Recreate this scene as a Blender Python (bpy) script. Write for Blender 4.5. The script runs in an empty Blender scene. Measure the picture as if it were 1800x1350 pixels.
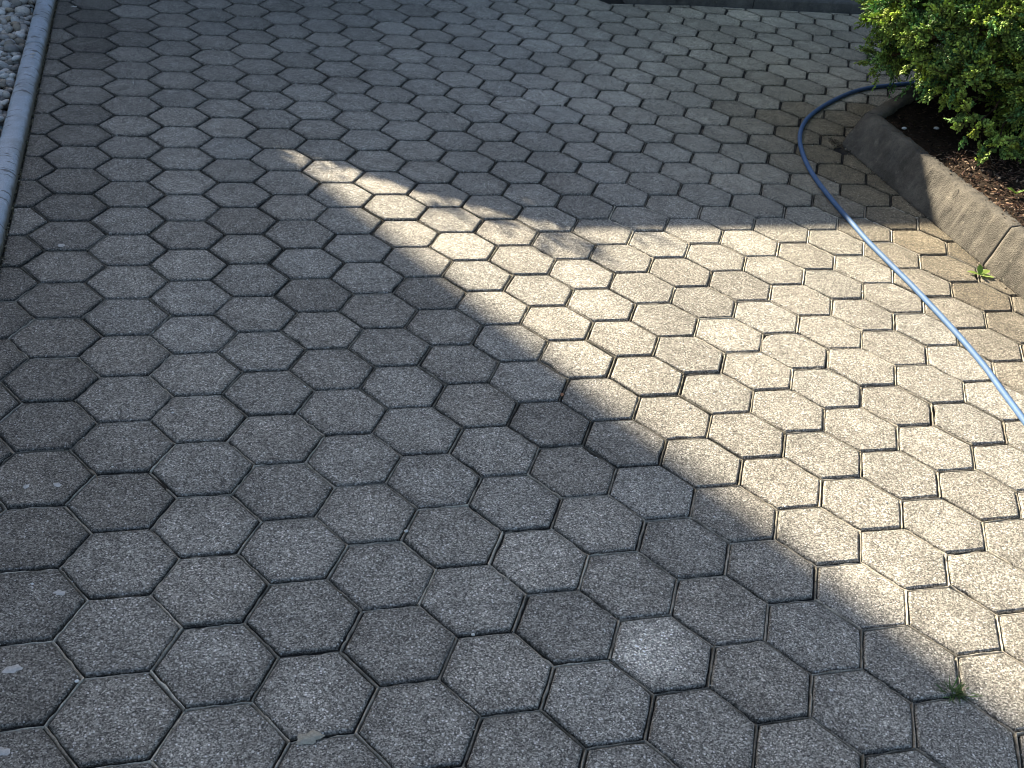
import bpy, math, random
import numpy as np
from mathutils import Vector, Matrix

scene = bpy.context.scene
COL = scene.collection
random.seed(7)
rng = np.random.default_rng(11)

# ------------------------------------------------------------------ camera
S = 0.115                                   # side of one hexagonal paver, metres
R = np.array([[0.9599824556557063, -0.2543251766467156, 0.11727058180464148],
              [-0.04604583180523511, -0.556366260624181, -0.8296603916122463],
              [0.276248920733722, 0.7910595986146927, -0.5458124634256589]])
CAM = np.array([1.23279099, -16.76511638, 14.51302626]) * S
cam_data = bpy.data.cameras.new('camera')
cam_data.sensor_width = 36.0
cam_data.lens = 1997.373 / 1800 * 36.0
cam_data.clip_start = 0.05
cam_data.clip_end = 600.0
cam = bpy.data.objects.new('camera', cam_data)
COL.objects.link(cam)
m3 = Matrix(((R[0][0], -R[1][0], -R[2][0]), (R[0][1], -R[1][1], -R[2][1]), (R[0][2], -R[1][2], -R[2][2])))
cam.matrix_world = Matrix.Translation(Vector(CAM)) @ m3.to_4x4()
scene.camera = cam

# ------------------------------------------------------------------ light
SUN_TO = Vector((-0.373, 0.928, 0.50)).normalized()
SUN_EL = math.asin(SUN_TO.z)
world = bpy.data.worlds.new('World')
scene.world = world
world.use_nodes = True
wn = world.node_tree
for n in list(wn.nodes):
    wn.nodes.remove(n)
sky = wn.nodes.new('ShaderNodeTexSky')
sky.sky_type = 'NISHITA'
sky.sun_disc = False
sky.sun_elevation = SUN_EL
sky.sun_rotation = math.atan2(SUN_TO.x, SUN_TO.y)
sky.air_density = 1.0
sky.dust_density = 2.0
sky.ozone_density = 0.6
bg = wn.nodes.new('ShaderNodeBackground')
bg.inputs['Strength'].default_value = 0.053
wo = wn.nodes.new('ShaderNodeOutputWorld')
hsv = wn.nodes.new('ShaderNodeHueSaturation')
hsv.inputs['Saturation'].default_value = 1.0
wn.links.new(sky.outputs[0], hsv.inputs['Color'])
wn.links.new(hsv.outputs[0], bg.inputs[0])
wn.links.new(bg.outputs[0], wo.inputs[0])
sun_data = bpy.data.lights.new('sun', 'SUN')
sun_data.energy = 4.7
sun_data.angle = math.radians(0.42)
sun_data.color = (1.0, 0.88, 0.68)
sun = bpy.data.objects.new('sun', sun_data)
COL.objects.link(sun)
sun.rotation_euler = SUN_TO.to_track_quat('Z', 'Y').to_euler()
sun.location = (-5, 12, 8)
vs = scene.view_settings
vs.view_transform = 'Standard'
vs.look = 'None'
vs.gamma = 1.0
vs.use_curve_mapping = False
vs.exposure = 2.0
scene.render.engine = 'CYCLES'
scene.cycles.filter_width = 1.0

# ------------------------------------------------------------------ helpers
CZ = np.array([0.1384, 0.1174, 0.0187, -0.0442, -0.0183, 0.0392, -0.002])
CWX = np.array([-0.0229, 0.045, -0.0326, 0.0183, -0.0417, -0.0053, 0.0153])
CWY = np.array([-0.0131, -0.0215, -0.0181, 0.0736, 0.019, 0.0372, -0.0343])


def bas(X, Y):
    x = (np.clip(X, -3, 26) - 11) / 11
    y = (np.clip(Y, -7, 37) - 14) / 18
    return np.stack([x ** i * y ** j for d in (2, 3) for i in range(d + 1) for j in [d - i]], -1)


def zf(x, y):
    """height of the paved surface (slightly uneven ground), metres"""
    return bas(np.asarray(x) / S, np.asarray(y) / S) @ CZ * S


def pix(p):
    v = R @ (np.asarray(p, float) - CAM)
    if v[2] <= 0:
        return None
    return 900 + 1997.373 * v[0] / v[2], 675 + 1997.373 * v[1] / v[2], v[2]


def tag(o, label=None, cat=None, group=None, kind=None):
    if label: o['label'] = label
    if cat: o['category'] = cat
    if group: o['group'] = group
    if kind: o['kind'] = kind
    return o


def mesh_obj(name, verts, faces, mat, parent=None, loc=(0, 0, 0), smooth=False, tone=None, mats=None, mat_idx=None):
    me = bpy.data.meshes.new(name)
    me.from_pydata([tuple(map(float, v)) for v in verts] if not isinstance(verts, np.ndarray) else verts.tolist(), [], faces)
    me.update()
    for m in (mats or [mat]):
        me.materials.append(m)
    if mat_idx is not None:
        me.polygons.foreach_set('material_index', np.asarray(mat_idx, dtype=np.int32))
    if smooth:
        me.polygons.foreach_set('use_smooth', np.ones(len(me.polygons), dtype=bool))
    if tone is not None:
        a = me.color_attributes.new('tone', 'FLOAT_COLOR', 'POINT')
        t = np.ones((len(verts), 4), dtype=np.float32)
        t[:, :tone.shape[1]] = tone
        a.data.foreach_set('color', t.ravel())
    o = bpy.data.objects.new(name, me)
    COL.objects.link(o)
    o.location = loc
    if parent is not None:
        o.parent = parent
    return o


def empty(name, loc=(0, 0, 0)):
    o = bpy.data.objects.new(name, None)
    o.empty_display_size = 0.1
    COL.objects.link(o)
    o.location = loc
    return o


class NT:
    def __init__(self, name):
        self.m = bpy.data.materials.new(name)
        self.m.use_nodes = True
        self.t = self.m.node_tree
        self.b = self.t.nodes['Principled BSDF']
        self.out = self.t.nodes['Material Output']

    def n(self, typ, **kw):
        nd = self.t.nodes.new(typ)
        for k, v in kw.items():
            if k.startswith('i_'):
                key = k[2:]
                key = int(key) if key.isdigit() else key.replace('_', ' ')
                nd.inputs[key].default_value = v
            else:
                setattr(nd, k, v)
        return nd

    def l(self, a, b):
        self.t.links.new(a, b)

    def pos(self):
        return self.n('ShaderNodeNewGeometry').outputs['Position']

    def noise(self, vec, scale, detail=4, rough=0.6, out='Fac'):
        nd = self.n('ShaderNodeTexNoise', i_Scale=scale, i_Detail=detail, i_Roughness=rough)
        self.l(vec, nd.inputs['Vector'])
        return nd.outputs[out]

    def voro(self, vec, scale, feature='F1', out='Color', rand=1.0):
        nd = self.n('ShaderNodeTexVoronoi', i_Scale=scale, i_Randomness=rand)
        nd.feature = feature
        self.l(vec, nd.inputs['Vector'])
        return nd.outputs[out]

    def ramp(self, fac, stops, interp='LINEAR'):
        nd = self.n('ShaderNodeValToRGB')
        nd.color_ramp.interpolation = interp
        el = nd.color_ramp.elements
        while len(el) > 2:
            el.remove(el[-1])
        for i, (p, c) in enumerate(stops):
            e = el[i] if i < 2 else el.new(p)
            e.position = p
            if isinstance(c, (int, float)):
                c = (c, c, c)
            e.color = (*c, 1)
        self.l(fac, nd.inputs[0])
        return nd.outputs[0]

    def mix(self, a, b, fac, mode='MIX'):
        nd = self.n('ShaderNodeMix')
        nd.data_type = 'RGBA'
        nd.blend_type = mode
        for sock, v in ((nd.inputs[0], fac), (nd.inputs[6], a), (nd.inputs[7], b)):
            if isinstance(v, (int, float)):
                sock.default_value = v
            elif isinstance(v, tuple):
                sock.default_value = (*v, 1)
            else:
                self.l(v, sock)
        return nd.outputs[2]

    def math(self, op, a, b=0.0, clamp=False):
        nd = self.n('ShaderNodeMath')
        nd.operation = op
        nd.use_clamp = clamp
        for sock, v in ((nd.inputs[0], a), (nd.inputs[1], b)):
            if isinstance(v, (int, float)):
                sock.default_value = v
            else:
                self.l(v, sock)
        return nd.outputs[0]

    def bump(self, h, strength, dist, normal=None):
        nd = self.n('ShaderNodeBump', i_Strength=strength, i_Distance=dist)
        self.l(h, nd.inputs['Height'])
        if normal is not None:
            self.l(normal, nd.inputs['Normal'])
        return nd.outputs[0]

    def attr(self, name='tone', out='Color'):
        nd = self.n('ShaderNodeAttribute')
        nd.attribute_name = name
        return nd.outputs[out]

    def done(self, color, rough=0.85, normal=None, spec=0.3):
        for sock, v in ((self.b.inputs['Base Color'], color), (self.b.inputs['Roughness'], rough)):
            if isinstance(v, (int, float)):
                sock.default_value = v
            elif isinstance(v, tuple):
                sock.default_value = (*v, 1)
            else:
                self.l(v, sock)
        self.b.inputs['Specular IOR Level'].default_value = spec
        if normal is not None:
            self.l(normal, self.b.inputs['Normal'])
        return self.m


# ------------------------------------------------------------------ materials
def mat_paver():
    k = NT('exposed_aggregate_concrete')
    p = k.pos()
    g1 = k.n('ShaderNodeSeparateColor')
    k.l(k.voro(p, 370.0), g1.inputs[0])
    grain = k.ramp(g1.outputs[0], [(0.0, (.062, .058, .052)), (0.30, (.165, .154, .134)), (0.62, (.30, .281, .243)),
                                   (0.86, (.43, .405, .352)), (0.97, (.60, .57, .50))])
    g2 = k.n('ShaderNodeSeparateColor')
    k.l(k.voro(p, 760.0), g2.inputs[0])
    fine = k.ramp(g2.outputs[1], [(0.0, .72), (1.0, 1.28)])
    c = k.mix(grain, fine, 1.0, 'MULTIPLY')
    # odd big white grains
    vn = k.n('ShaderNodeTexVoronoi', i_Scale=62.0)
    k.l(p, vn.inputs['Vector'])
    sep = k.n('ShaderNodeSeparateColor')
    k.l(vn.outputs['Color'], sep.inputs[0])
    near = k.math('LESS_THAN', vn.outputs['Distance'], k.math('MULTIPLY', sep.outputs[1], 0.19))
    rare = k.math('GREATER_THAN', sep.outputs[0], 0.72)
    c = k.mix(c, (.66, .63, .57), k.math('MULTIPLY', near, rare))
    vn2 = k.n('ShaderNodeTexVoronoi', i_Scale=150.0)
    k.l(p, vn2.inputs['Vector'])
    sp2 = k.n('ShaderNodeSeparateColor')
    k.l(vn2.outputs['Color'], sp2.inputs[0])
    c = k.mix(c, (.74, .72, .68), k.math('MULTIPLY', k.math('LESS_THAN', vn2.outputs['Distance'], 0.30), k.math('GREATER_THAN', sp2.outputs[0], 0.82)))
    # tone of each stone, soft mottling, dark grime
    c = k.mix(c, k.attr(), 1.0, 'MULTIPLY')
    mott = k.ramp(k.noise(p, 16.0, 5, 0.62), [(0.28, .80), (0.72, 1.16)])
    c = k.mix(c, mott, 1.0, 'MULTIPLY')
    big = k.ramp(k.noise(p, 1.7, 6, 0.68), [(0.3, .74), (0.7, 1.18)])
    c = k.mix(c, big, 1.0, 'MULTIPLY')
    dirt = k.ramp(k.noise(p, 9.0, 7, 0.7), [(0.60, 0.0), (0.78, .42)])
    c = k.mix(c, (.065, .062, .056), dirt)
    hb = k.math('ADD', k.math('MULTIPLY', g1.outputs[0], 0.6), k.math('MULTIPLY', g2.outputs[1], 0.4))
    nb = k.bump(hb, 0.28, 0.0010)
    nb = k.bump(k.noise(p, 45.0, 4, 0.6), 0.4, 0.004, nb)
    return k.done(c, 0.82, nb, 0.35)


def mat_joint():
    k = NT('joint_sand')
    p = k.pos()
    c = k.ramp(k.noise(p, 60.0, 6, 0.75), [(0.30, (.016, .015, .014)), (0.55, (.034, .032, .028)), (0.72, (.08, .072, .058))])
    tan = k.ramp(k.noise(p, 7.0, 3, 0.6), [(0.52, 0.0), (0.66, .6)])
    c = k.mix(c, (.07, .062, .05), tan)
    gr = k.ramp(k.voro(p, 420.0), [(0, .6), (1, 1.5)])
    c = k.mix(c, gr, 1.0, 'MULTIPLY')
    nb = k.bump(k.noise(p, 260.0, 5, 0.8), 0.9, 0.003)
    return k.done(c, 0.95, nb, 0.15)


def mat_concrete(name, c0, c1, stain, rough=0.8, chips=False, spec=0.3, pits=140.0):
    k = NT(name)
    p = k.pos()
    c = k.ramp(k.noise(p, 11.0, 8, 0.68), [(0.3, c0), (0.7, c1)])
    f = k.ramp(k.noise(p, 240.0, 3, 0.7), [(0.3, .75), (0.7, 1.22)])
    c = k.mix(c, f, 1.0, 'MULTIPLY')
    st = k.ramp(k.noise(p, 5.0, 7, 0.72), [(0.48, 0.0), (0.68, .8)])
    c = k.mix(c, stain, st)
    pale = k.ramp(k.noise(p, 34.0, 6, 0.7), [(0.60, 0.0), (0.72, .6)])
    c = k.mix(c, tuple(min(1, v * 1.5) for v in c1), pale)
    nb = k.bump(k.noise(p, pits, 5, 0.7), 0.7, 0.004)
    nb = k.bump(k.noise(p, 30.0, 7, 0.7), 0.5, 0.006, nb)
    vp = k.voro(p, 230.0, 'F1', 'Distance')
    nb = k.bump(vp, 0.5, 0.003, nb)
    if chips:
        cr = k.n('ShaderNodeMapping')
        cr.inputs['Scale'].default_value = (14, 48, 10)
        k.l(p, cr.inputs[0])
        ch = k.ramp(k.noise(cr.outputs[0], 1.0, 3, 0.5), [(0.61, 0.0), (0.66, 1.0)])
        c = k.mix(c, (.06, .06, .06), k.math('MULTIPLY', ch, .75))
        # grime from the soil line upwards
        sx = k.n('ShaderNodeSeparateXYZ')
        k.l(p, sx.inputs[0])
        low = k.math('ADD', sx.outputs[2], k.math('MULTIPLY', k.noise(p, 18.0, 4, 0.6), 0.024))
        lowm = k.ramp(low, [(0.036, .92), (0.054, 0.0)])
        c = k.mix(c, (.13, .115, .082), lowm)
    return k.done(c, rough, nb, spec)


def mat_simple(name, col, rough=0.8, spec=0.3, noise_scale=40.0, vary=0.35, bump=0.3, bd=0.004, use_tone=False, trans=0.0):
    k = NT(name)
    p = k.pos()
    f = k.ramp(k.noise(p, noise_scale, 5, 0.65), [(0.3, 1 - vary), (0.7, 1 + vary)])
    base = k.mix(col, f, 1.0, 'MULTIPLY')
    if use_tone:
        base = k.mix(base, k.attr(), 1.0, 'MULTIPLY')
    nb = k.bump(k.noise(p, noise_scale * 2, 4, 0.6), bump, bd)
    m = k.done(base, rough, nb, spec)
    if trans > 0:
        tr = k.n('ShaderNodeBsdfTranslucent')
        k.l(base, tr.inputs[0])
        ms = k.n('ShaderNodeMixShader', i_0=trans)
        k.l(k.b.outputs[0], ms.inputs[1])
        k.l(tr.outputs[0], ms.inputs[2])
        k.l(ms.outputs[0], k.out.inputs[0])
    return m


def mat_hose():
    k = NT('blue_hose_rubber')
    p = k.pos()
    c = k.ramp(k.noise(p, 30.0, 5, 0.6), [(0.3, (.018, .085, .23)), (0.7, (.030, .125, .31))])
    dust = k.ramp(k.noise(p, 160.0, 5, 0.7), [(0.35, 0.10), (0.8, .40)])
    c = k.mix(c, (.2, .22, .24), dust)
    nb = k.bump(k.noise(p, 300.0, 3, 0.6), 0.15, 0.001)
    return k.done(c, 0.66, nb, 0.45)


def mat_pebble():
    k = NT('river_pebble')
    p = k.pos()
    c = k.attr()
    f = k.ramp(k.noise(p, 90.0, 6, 0.7), [(0.3, .72), (0.7, 1.25)])
    c = k.mix(c, f, 1.0, 'MULTIPLY')
    oi = k.n('ShaderNodeObjectInfo')
    t = k.ramp(oi.outputs['Random'], [(0.0, (.30, .30, .29)), (0.2, (.50, .47, .42)), (0.4, (.15, .14, .13)), (0.55, (.62, .61, .58)),
                                      (0.7, (.34, .28, .21)), (0.85, (.21, .20, .17)), (1.0, (.66, .66, .64))])
    c = k.mix(c, t, 1.0, 'MULTIPLY')
    nb = k.bump(k.noise(p, 150.0, 4, 0.6), 0.3, 0.002)
    return k.done(c, 0.6, nb, 0.4)


M_PAVER = mat_paver()
M_JOINT = mat_joint()
M_KERB = mat_concrete('smooth_kerb_concrete', (.33, .395, .465), (.49, .555, .635), (.22, .23, .23), 0.5, True, 0.5, 90.0)
M_BEDKERB = mat_concrete('weathered_kerb_concrete', (.07, .065, .056), (.19, .17, .14), (.045, .041, .035), 0.92)
M_BACKKERB = mat_concrete('dark_kerb_concrete', (.08, .08, .078), (.17, .165, .155), (.04, .04, .04), 0.9)
M_SOIL = mat_simple('dark_soil', (.032, .022, .015), 0.95, 0.1, 60.0, 0.5, 0.9, 0.01)
M_GROUND = mat_simple('rough_ground', (.06, .065, .035), 0.95, 0.1, 3.0, 0.4, 0.6, 0.03)
M_HOSE = mat_hose()
M_PEBBLE = mat_pebble()
M_CHIP = mat_simple('bark_and_dry_leaf', (1, 1, 1), 0.85, 0.2, 120.0, 0.3, 0.3, 0.002, True, 0.15)
M_LEAF = mat_simple('scale_foliage', (1, 1, 1), 0.55, 0.35, 70.0, 0.25, 0.2, 0.002, True, 0.30)
M_WOOD = mat_simple('brown_stem', (.075, .05, .032), 0.9, 0.15, 60.0, 0.4, 0.6, 0.004)
M_WEED = mat_simple('weed_leaf', (1, 1, 1), 0.5, 0.35, 90.0, 0.15, 0.2, 0.001, True, 0.25)
M_STAIN = mat_simple('dried_pale_splash', (.50, .48, .45), 0.9, 0.2, 150.0, 0.3, 0.5, 0.002)
M_MUD = mat_simple('dried_sandy_mud', (.40, .37, .30), 0.95, 0.1, 200.0, 0.25, 0.7, 0.002)
M_GRIT = mat_simple('pale_grit', (.74, .73, .70), 0.6, 0.3, 200.0, 0.3, 0.2, 0.001)
M_WALL = mat_simple('rendered_wall', (.28, .27, .25), 0.9, 0.2, 6.0, 0.15, 0.5, 0.006)
M_ROOF = mat_simple('clay_roof', (.16, .07, .045), 0.85, 0.2, 10.0, 0.3, 0.4, 0.01)
M_GLASS = mat_simple('window_glass', (.03, .035, .04), 0.08, 0.6, 2.0, 0.05, 0.0, 0.001)
M_FRAME = mat_simple('white_frame', (.7, .7, .68), 0.5, 0.4, 20.0, 0.05, 0.05, 0.001)

# ------------------------------------------------------------------ geometry of the bed outline
BED_A = Vector((2.868, -1.9))
BED_C = Vector((2.926, 2.19))                 # corner
BED_D = Vector((2.926 + 0.79 * 2.6, 2.19 + 0.613 * 2.6))


def side(p, a, b):                            # >0 left of a->b
    return (b.x - a.x) * (p[1] - a.y) - (b.y - a.y) * (p[0] - a.x)


def clip(poly, a, b):
    """keep the part of a polygon on the left of a->b"""
    out = []
    n = len(poly)
    for i in range(n):
        p, q = poly[i], poly[(i + 1) % n]
        sp, sq = side(p, a, b), side(q, a, b)
        if sp >= 0:
            out.append(p)
        if sp * sq < 0:
            t = sp / (sp - sq)
            out.append((p[0] + (q[0] - p[0]) * t, p[1] + (q[1] - p[1]) * t))
    return out


# ------------------------------------------------------------------ far ground
gv = [(-250, -250, -.09), (250, -250, -.09), (250, 250, -.09), (-250, 250, -.09)]
ground = mesh_obj('ground', gv, [(0, 1, 2, 3)], M_GROUND)
tag(ground, kind='structure')

# ------------------------------------------------------------------ driveway: bedding with joints, pavers on it
x0, x1, y0, y1 = -0.37, 5.3, -3.2, 5.45
step = 0.016
xs = np.arange(x0, x1, step)
ys = np.arange(y0, y1, step)
GX, GY = np.meshgrid(xs, ys)
nz = (rng.random(GX.shape) - .5)
for _ in range(1):
    nz = (nz + np.roll(nz, 1, 0) + np.roll(nz, 1, 1) + np.roll(nz, (1, 1), (0, 1))) / 4
low = rng.random((int(GX.shape[0] / 14) + 3, int(GX.shape[1] / 14) + 3)) - .5
iy = np.arange(GX.shape[0]) / 14.; ix = np.arange(GX.shape[1]) / 14.
a0 = iy.astype(int); b0 = ix.astype(int); fy = (iy - a0)[:, None]; fx = (ix - b0)[None, :]
lowi = (low[a0][:, b0] * (1 - fy) * (1 - fx) + low[a0 + 1][:, b0] * fy * (1 - fx)
        + low[a0][:, b0 + 1] * (1 - fy) * fx + low[a0 + 1][:, b0 + 1] * fy * fx)
GZ = zf(GX, GY) - 0.0100 + nz * 0.005 + lowi * 0.005
edge_fill = np.clip((2.99 - GX) / 0.30, 0, 1)
GZ += (1 - edge_fill) * (GY < 2.3) * 0.004
NV = GX.size
V = np.stack([GX.ravel(), GY.ravel(), GZ.ravel()], -1)
ny_, nx_ = GX.shape
idx = np.arange(NV).reshape(ny_, nx_)
F = np.stack([idx[:-1, :-1], idx[:-1, 1:], idx[1:, 1:], idx[1:, :-1]], -1).reshape(-1, 4)
drive = mesh_obj('driveway', V, F.tolist(), M_JOINT, smooth=True)
tag(drive, kind='structure')


# sand ridge standing in every joint between the stones
def hexv(c, kk, i):
    Y = kk + (0 if c % 2 else .5)
    X0, Y0 = 1.5 * c, 3 ** .5 * Y
    X, Y_ = X0 + math.cos(i * math.pi / 3), Y0 + math.sin(i * math.pi / 3)
    B = bas(X, Y_)
    return np.array([(X + B @ CWX) * S, (Y_ + B @ CWY) * S])


def vnz(x, y):
    return .5 + .5 * math.sin(x * 3.1 + 1.7 * math.sin(y * 2.3)) * math.sin(y * 2.7 + 1.3 * math.sin(x * 1.9))


jv, jf, jt = [], [], []
rj = random.Random(31)
for c in range(-5, 34):
    for kk in range(-16, 44):
        for e in (0, 1, 2):
            A_, B_ = hexv(c, kk, e), hexv(c, kk, e + 1)
            mx, my = (A_ + B_) / 2
            if mx < -.37 or mx > 5.2 or my < -3.0 or my > 4.2: continue
            if side((mx, my), BED_A, BED_C) < -.03 and side((mx, my), BED_C, BED_D) < -.03: continue
            d = (B_ - A_) / np.linalg.norm(B_ - A_); n_ = np.array([-d[1], d[0]])
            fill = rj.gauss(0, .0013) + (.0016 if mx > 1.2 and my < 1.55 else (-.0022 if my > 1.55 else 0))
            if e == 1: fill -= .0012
            nseg = 7
            b = len(jv)
            lum = rj.uniform(.6, 1.25) * (1.25 if mx > 1.5 and my < 1.55 else .38 if my > 1.55 else (.55 + .85 * max(0., min(1., (1.4 - my) / 1.6)))) * (.5 + vnz(mx, my))  # sun and shade painted into the ridge tone: bright wedge, dark beyond it
            for q in range(nseg + 1):
                pnt = A_ + (B_ - A_) * q / nseg
                off = rj.gauss(0, .0005) if 0 < q < nseg else 0
                z0 = float(zf(pnt[0], pnt[1]))
                top = -.0036 + fill + rj.gauss(0, .0013)
                wd = .0014 + rj.gauss(0, .0004)
                for u, h in ((-.0040, -.0105), (-wd, top - .0016), (0, top), (wd, top - .0016), (.0040, -.0105)):
                    w = pnt + n_ * (u + off)
                    jv.append((w[0], w[1], z0 + h))
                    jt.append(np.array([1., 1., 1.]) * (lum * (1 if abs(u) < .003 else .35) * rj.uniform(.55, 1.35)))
            for q in range(nseg):
                for k in range(4):
                    jf.append((b + q * 5 + k, b + q * 5 + k + 1, b + q * 5 + 6 + k, b + q * 5 + 5 + k))
M_RIDGE = mat_simple('pale_joint_sand', (.29, .265, .215), 0.95, 0.1, 220.0, 0.45, 0.8, 0.002, True)
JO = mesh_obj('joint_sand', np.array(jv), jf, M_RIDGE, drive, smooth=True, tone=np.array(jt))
tag(JO, kind='stuff')


def hex_noise(c, k, s):
    h = math.sin(c * 127.1 + k * 311.7 + s * 74.7) * 43758.5453
    return h - math.floor(h)


PALE = [(1.006, -.497, .09, 1.5), (-.29, 3.3, .1, .8)]
pavers = []
gap = 0.0042
for c in range(-5, 34):
    for kk in range(-16, 44):
        Y = kk + (0 if c % 2 else .5)
        X0, Y0 = 1.5 * c, 3 ** .5 * Y
        cx, cy = X0 * S, Y0 * S
        if cx < -0.5 or cx > 5.2 or cy < -3.1 or cy > 4.35:
            continue
        # corners, warped as laid, each stone nudged a little
        r_ = random.Random(c * 977 + kk * 13 + 5)
        dx, dy, rot = r_.gauss(0, .0009), r_.gauss(0, .0009), r_.gauss(0, .005)
        poly = []
        inset = gap + r_.uniform(-.0008, .001)
        rr = S - inset / math.cos(math.pi / 6)
        for i in range(6):
            a = i * math.pi / 3 + rot
            X, Y_ = X0 + math.cos(a) * rr / S, Y0 + math.sin(a) * rr / S
            B = bas(X0 + math.cos(i * math.pi / 3), Y0 + math.sin(i * math.pi / 3))
            poly.append(((X + B @ CWX) * S + dx, (Y_ + B @ CWY) * S + dy))
        full = 6
        # cut to the kerbs
        poly = clip(poly, Vector((-0.347, 5)), Vector((-0.347, -5)))[::1] if min(p[0] for p in poly) < -0.347 else poly
        if len(poly) >= 3 and min(p[0] for p in poly) < -0.3471:
            poly = []
        if not poly:
            continue
        if cx > 2.6:
            if cy < 2.19 + max(0, (cx - 2.926)) * .776:
                inside = side((cx, cy), BED_A, BED_C) < 0
                if cy < 2.19 - 0.05 or cx < 2.926:
                    poly = clip(poly, Vector((BED_A.x - .006, BED_A.y)), Vector((BED_C.x - .006, BED_C.y)))
                else:
                    poly = clip(poly, BED_C, BED_D)
            else:
                poly = clip(poly, BED_C, BED_D) if cx > 2.926 else poly
        poly = clip(poly, Vector((2.2, 4.125)), Vector((2.1, 4.125))) if cx > 2.5 else poly
        if len(poly) < 3:
            continue
        A = 0.5 * abs(sum(poly[i][0] * poly[(i + 1) % len(poly)][1] - poly[(i + 1) % len(poly)][0] * poly[i][1] for i in range(len(poly))))
        if A < 0.0006:
            continue
        pavers.append((c, kk, poly))


def paver_geo(c, kk, poly):
    r_ = random.Random(c * 31 + kk * 1009)
    px = np.array(poly)
    cen = px.mean(0)
    # ring with a middle vertex on each side
    ring = []
    n = len(px)
    for i in range(n):
        p, q = px[i], px[(i + 1) % n]
        L = np.linalg.norm(q - p)
        ring.append(p + (cen - p) / max(1e-6, np.linalg.norm(cen - p)) * r_.uniform(.0005, .0025))
        if L > .03:
            for t in (.33, .67):
                mid = p + (q - p) * t
                nrm = (cen - mid) / max(1e-6, np.linalg.norm(cen - mid))
                ring.append(mid + nrm * r_.uniform(-.0008, .0014))
    ring = np.array(ring)
    if r_.random() < .16:                      # a chipped corner
        ci = r_.randrange(len(ring))
        ring[ci] += (cen - ring[ci]) / max(1e-6, np.linalg.norm(cen - ring[ci])) * r_.uniform(.003, .008)
    m = len(ring)
    Zc = float(zf(cen[0], cen[1]))
    tilt = (r_.gauss(0, .004), r_.gauss(0, .004))
    dz = r_.gauss(0, .0005)
    rad = np.linalg.norm(ring - cen, axis=1)[:, None]
    def inset(d):
        return ring + (cen - ring) * np.clip(d / np.maximum(rad, 1e-4), 0, .6)
    layers = [(ring, -.040, 0), (ring, -.0048, 0), (inset(.0014), -.0018, 0), (inset(.0045), 0.0, 1), (inset(.020), .0003, 2), (cen + (ring - cen) * .48, .0006, 3)]
    verts, tone = [], []
    # stone colour
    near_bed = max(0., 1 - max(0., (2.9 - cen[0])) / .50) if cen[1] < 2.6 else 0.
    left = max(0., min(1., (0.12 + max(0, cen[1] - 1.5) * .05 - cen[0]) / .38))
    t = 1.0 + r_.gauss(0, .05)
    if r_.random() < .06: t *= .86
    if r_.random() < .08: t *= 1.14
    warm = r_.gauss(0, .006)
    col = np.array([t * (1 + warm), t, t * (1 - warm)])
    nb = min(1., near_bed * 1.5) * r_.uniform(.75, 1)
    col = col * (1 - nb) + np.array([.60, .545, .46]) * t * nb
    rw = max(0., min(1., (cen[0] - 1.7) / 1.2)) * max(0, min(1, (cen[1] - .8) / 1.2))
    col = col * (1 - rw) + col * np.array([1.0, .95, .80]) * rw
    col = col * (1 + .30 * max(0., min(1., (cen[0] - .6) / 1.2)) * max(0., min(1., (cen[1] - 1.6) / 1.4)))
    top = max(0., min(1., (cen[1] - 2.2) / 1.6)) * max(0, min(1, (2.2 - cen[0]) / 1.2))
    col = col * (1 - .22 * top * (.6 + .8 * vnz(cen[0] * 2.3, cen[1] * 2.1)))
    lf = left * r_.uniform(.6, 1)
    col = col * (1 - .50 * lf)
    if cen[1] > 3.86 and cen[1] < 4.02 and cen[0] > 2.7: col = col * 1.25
    lit_wedge = max(0., min(1., (cen[0] - 1.0) / .5)) * max(0., min(1., (2.0 - cen[1]) / .6))  # sunlit wedge painted in: side and bevel tones raised where the sun falls
    edge_d = .68 + .14 * lit_wedge + r_.uniform(-.1, .1)
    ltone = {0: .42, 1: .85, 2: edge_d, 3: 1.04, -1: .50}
    for li, (pts, h, k) in enumerate(layers):
        for p in pts:
            z = Zc + float((p - cen) @ np.array([(zf(cen[0] + .02, cen[1]) - Zc) / .02 + tilt[0], (zf(cen[0], cen[1] + .02) - Zc) / .02 + tilt[1]])) + dz + h
            verts.append((p[0] - cen[0], p[1] - cen[1], z - Zc))
            f = {0: .45 + .25 * lit_wedge, 1: .60 + .25 * lit_wedge, 2: .72 + .14 * lit_wedge, 3: edge_d + .12, 4: .98, 5: 1.03}[li] * r_.uniform(.93, 1.07)
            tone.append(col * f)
    verts.append((0, 0, dz + .0006)); tone.append(col * 1.03)
    tone = np.array(tone)
    for (sx, sy, sr, sa) in PALE:
        vv = np.array(verts)
        d = np.hypot(vv[:, 0] + cen[0] - sx, vv[:, 1] + cen[1] - sy)
        tone *= (1 + sa * np.exp(-(d / sr) ** 2) * .6)[:, None]
    faces = []
    for li in range(len(layers) - 1):
        for i in range(m):
            j = (i + 1) % m
            faces.append((li * m + i, li * m + j, (li + 1) * m + j, (li + 1) * m + i))
    o = (len(layers) - 1) * m
    ctr = len(verts) - 1
    for i in range(m):
        faces.append((o + i, o + (i + 1) % m, ctr))
    return cen, Zc, np.array(verts), faces, tone


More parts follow.
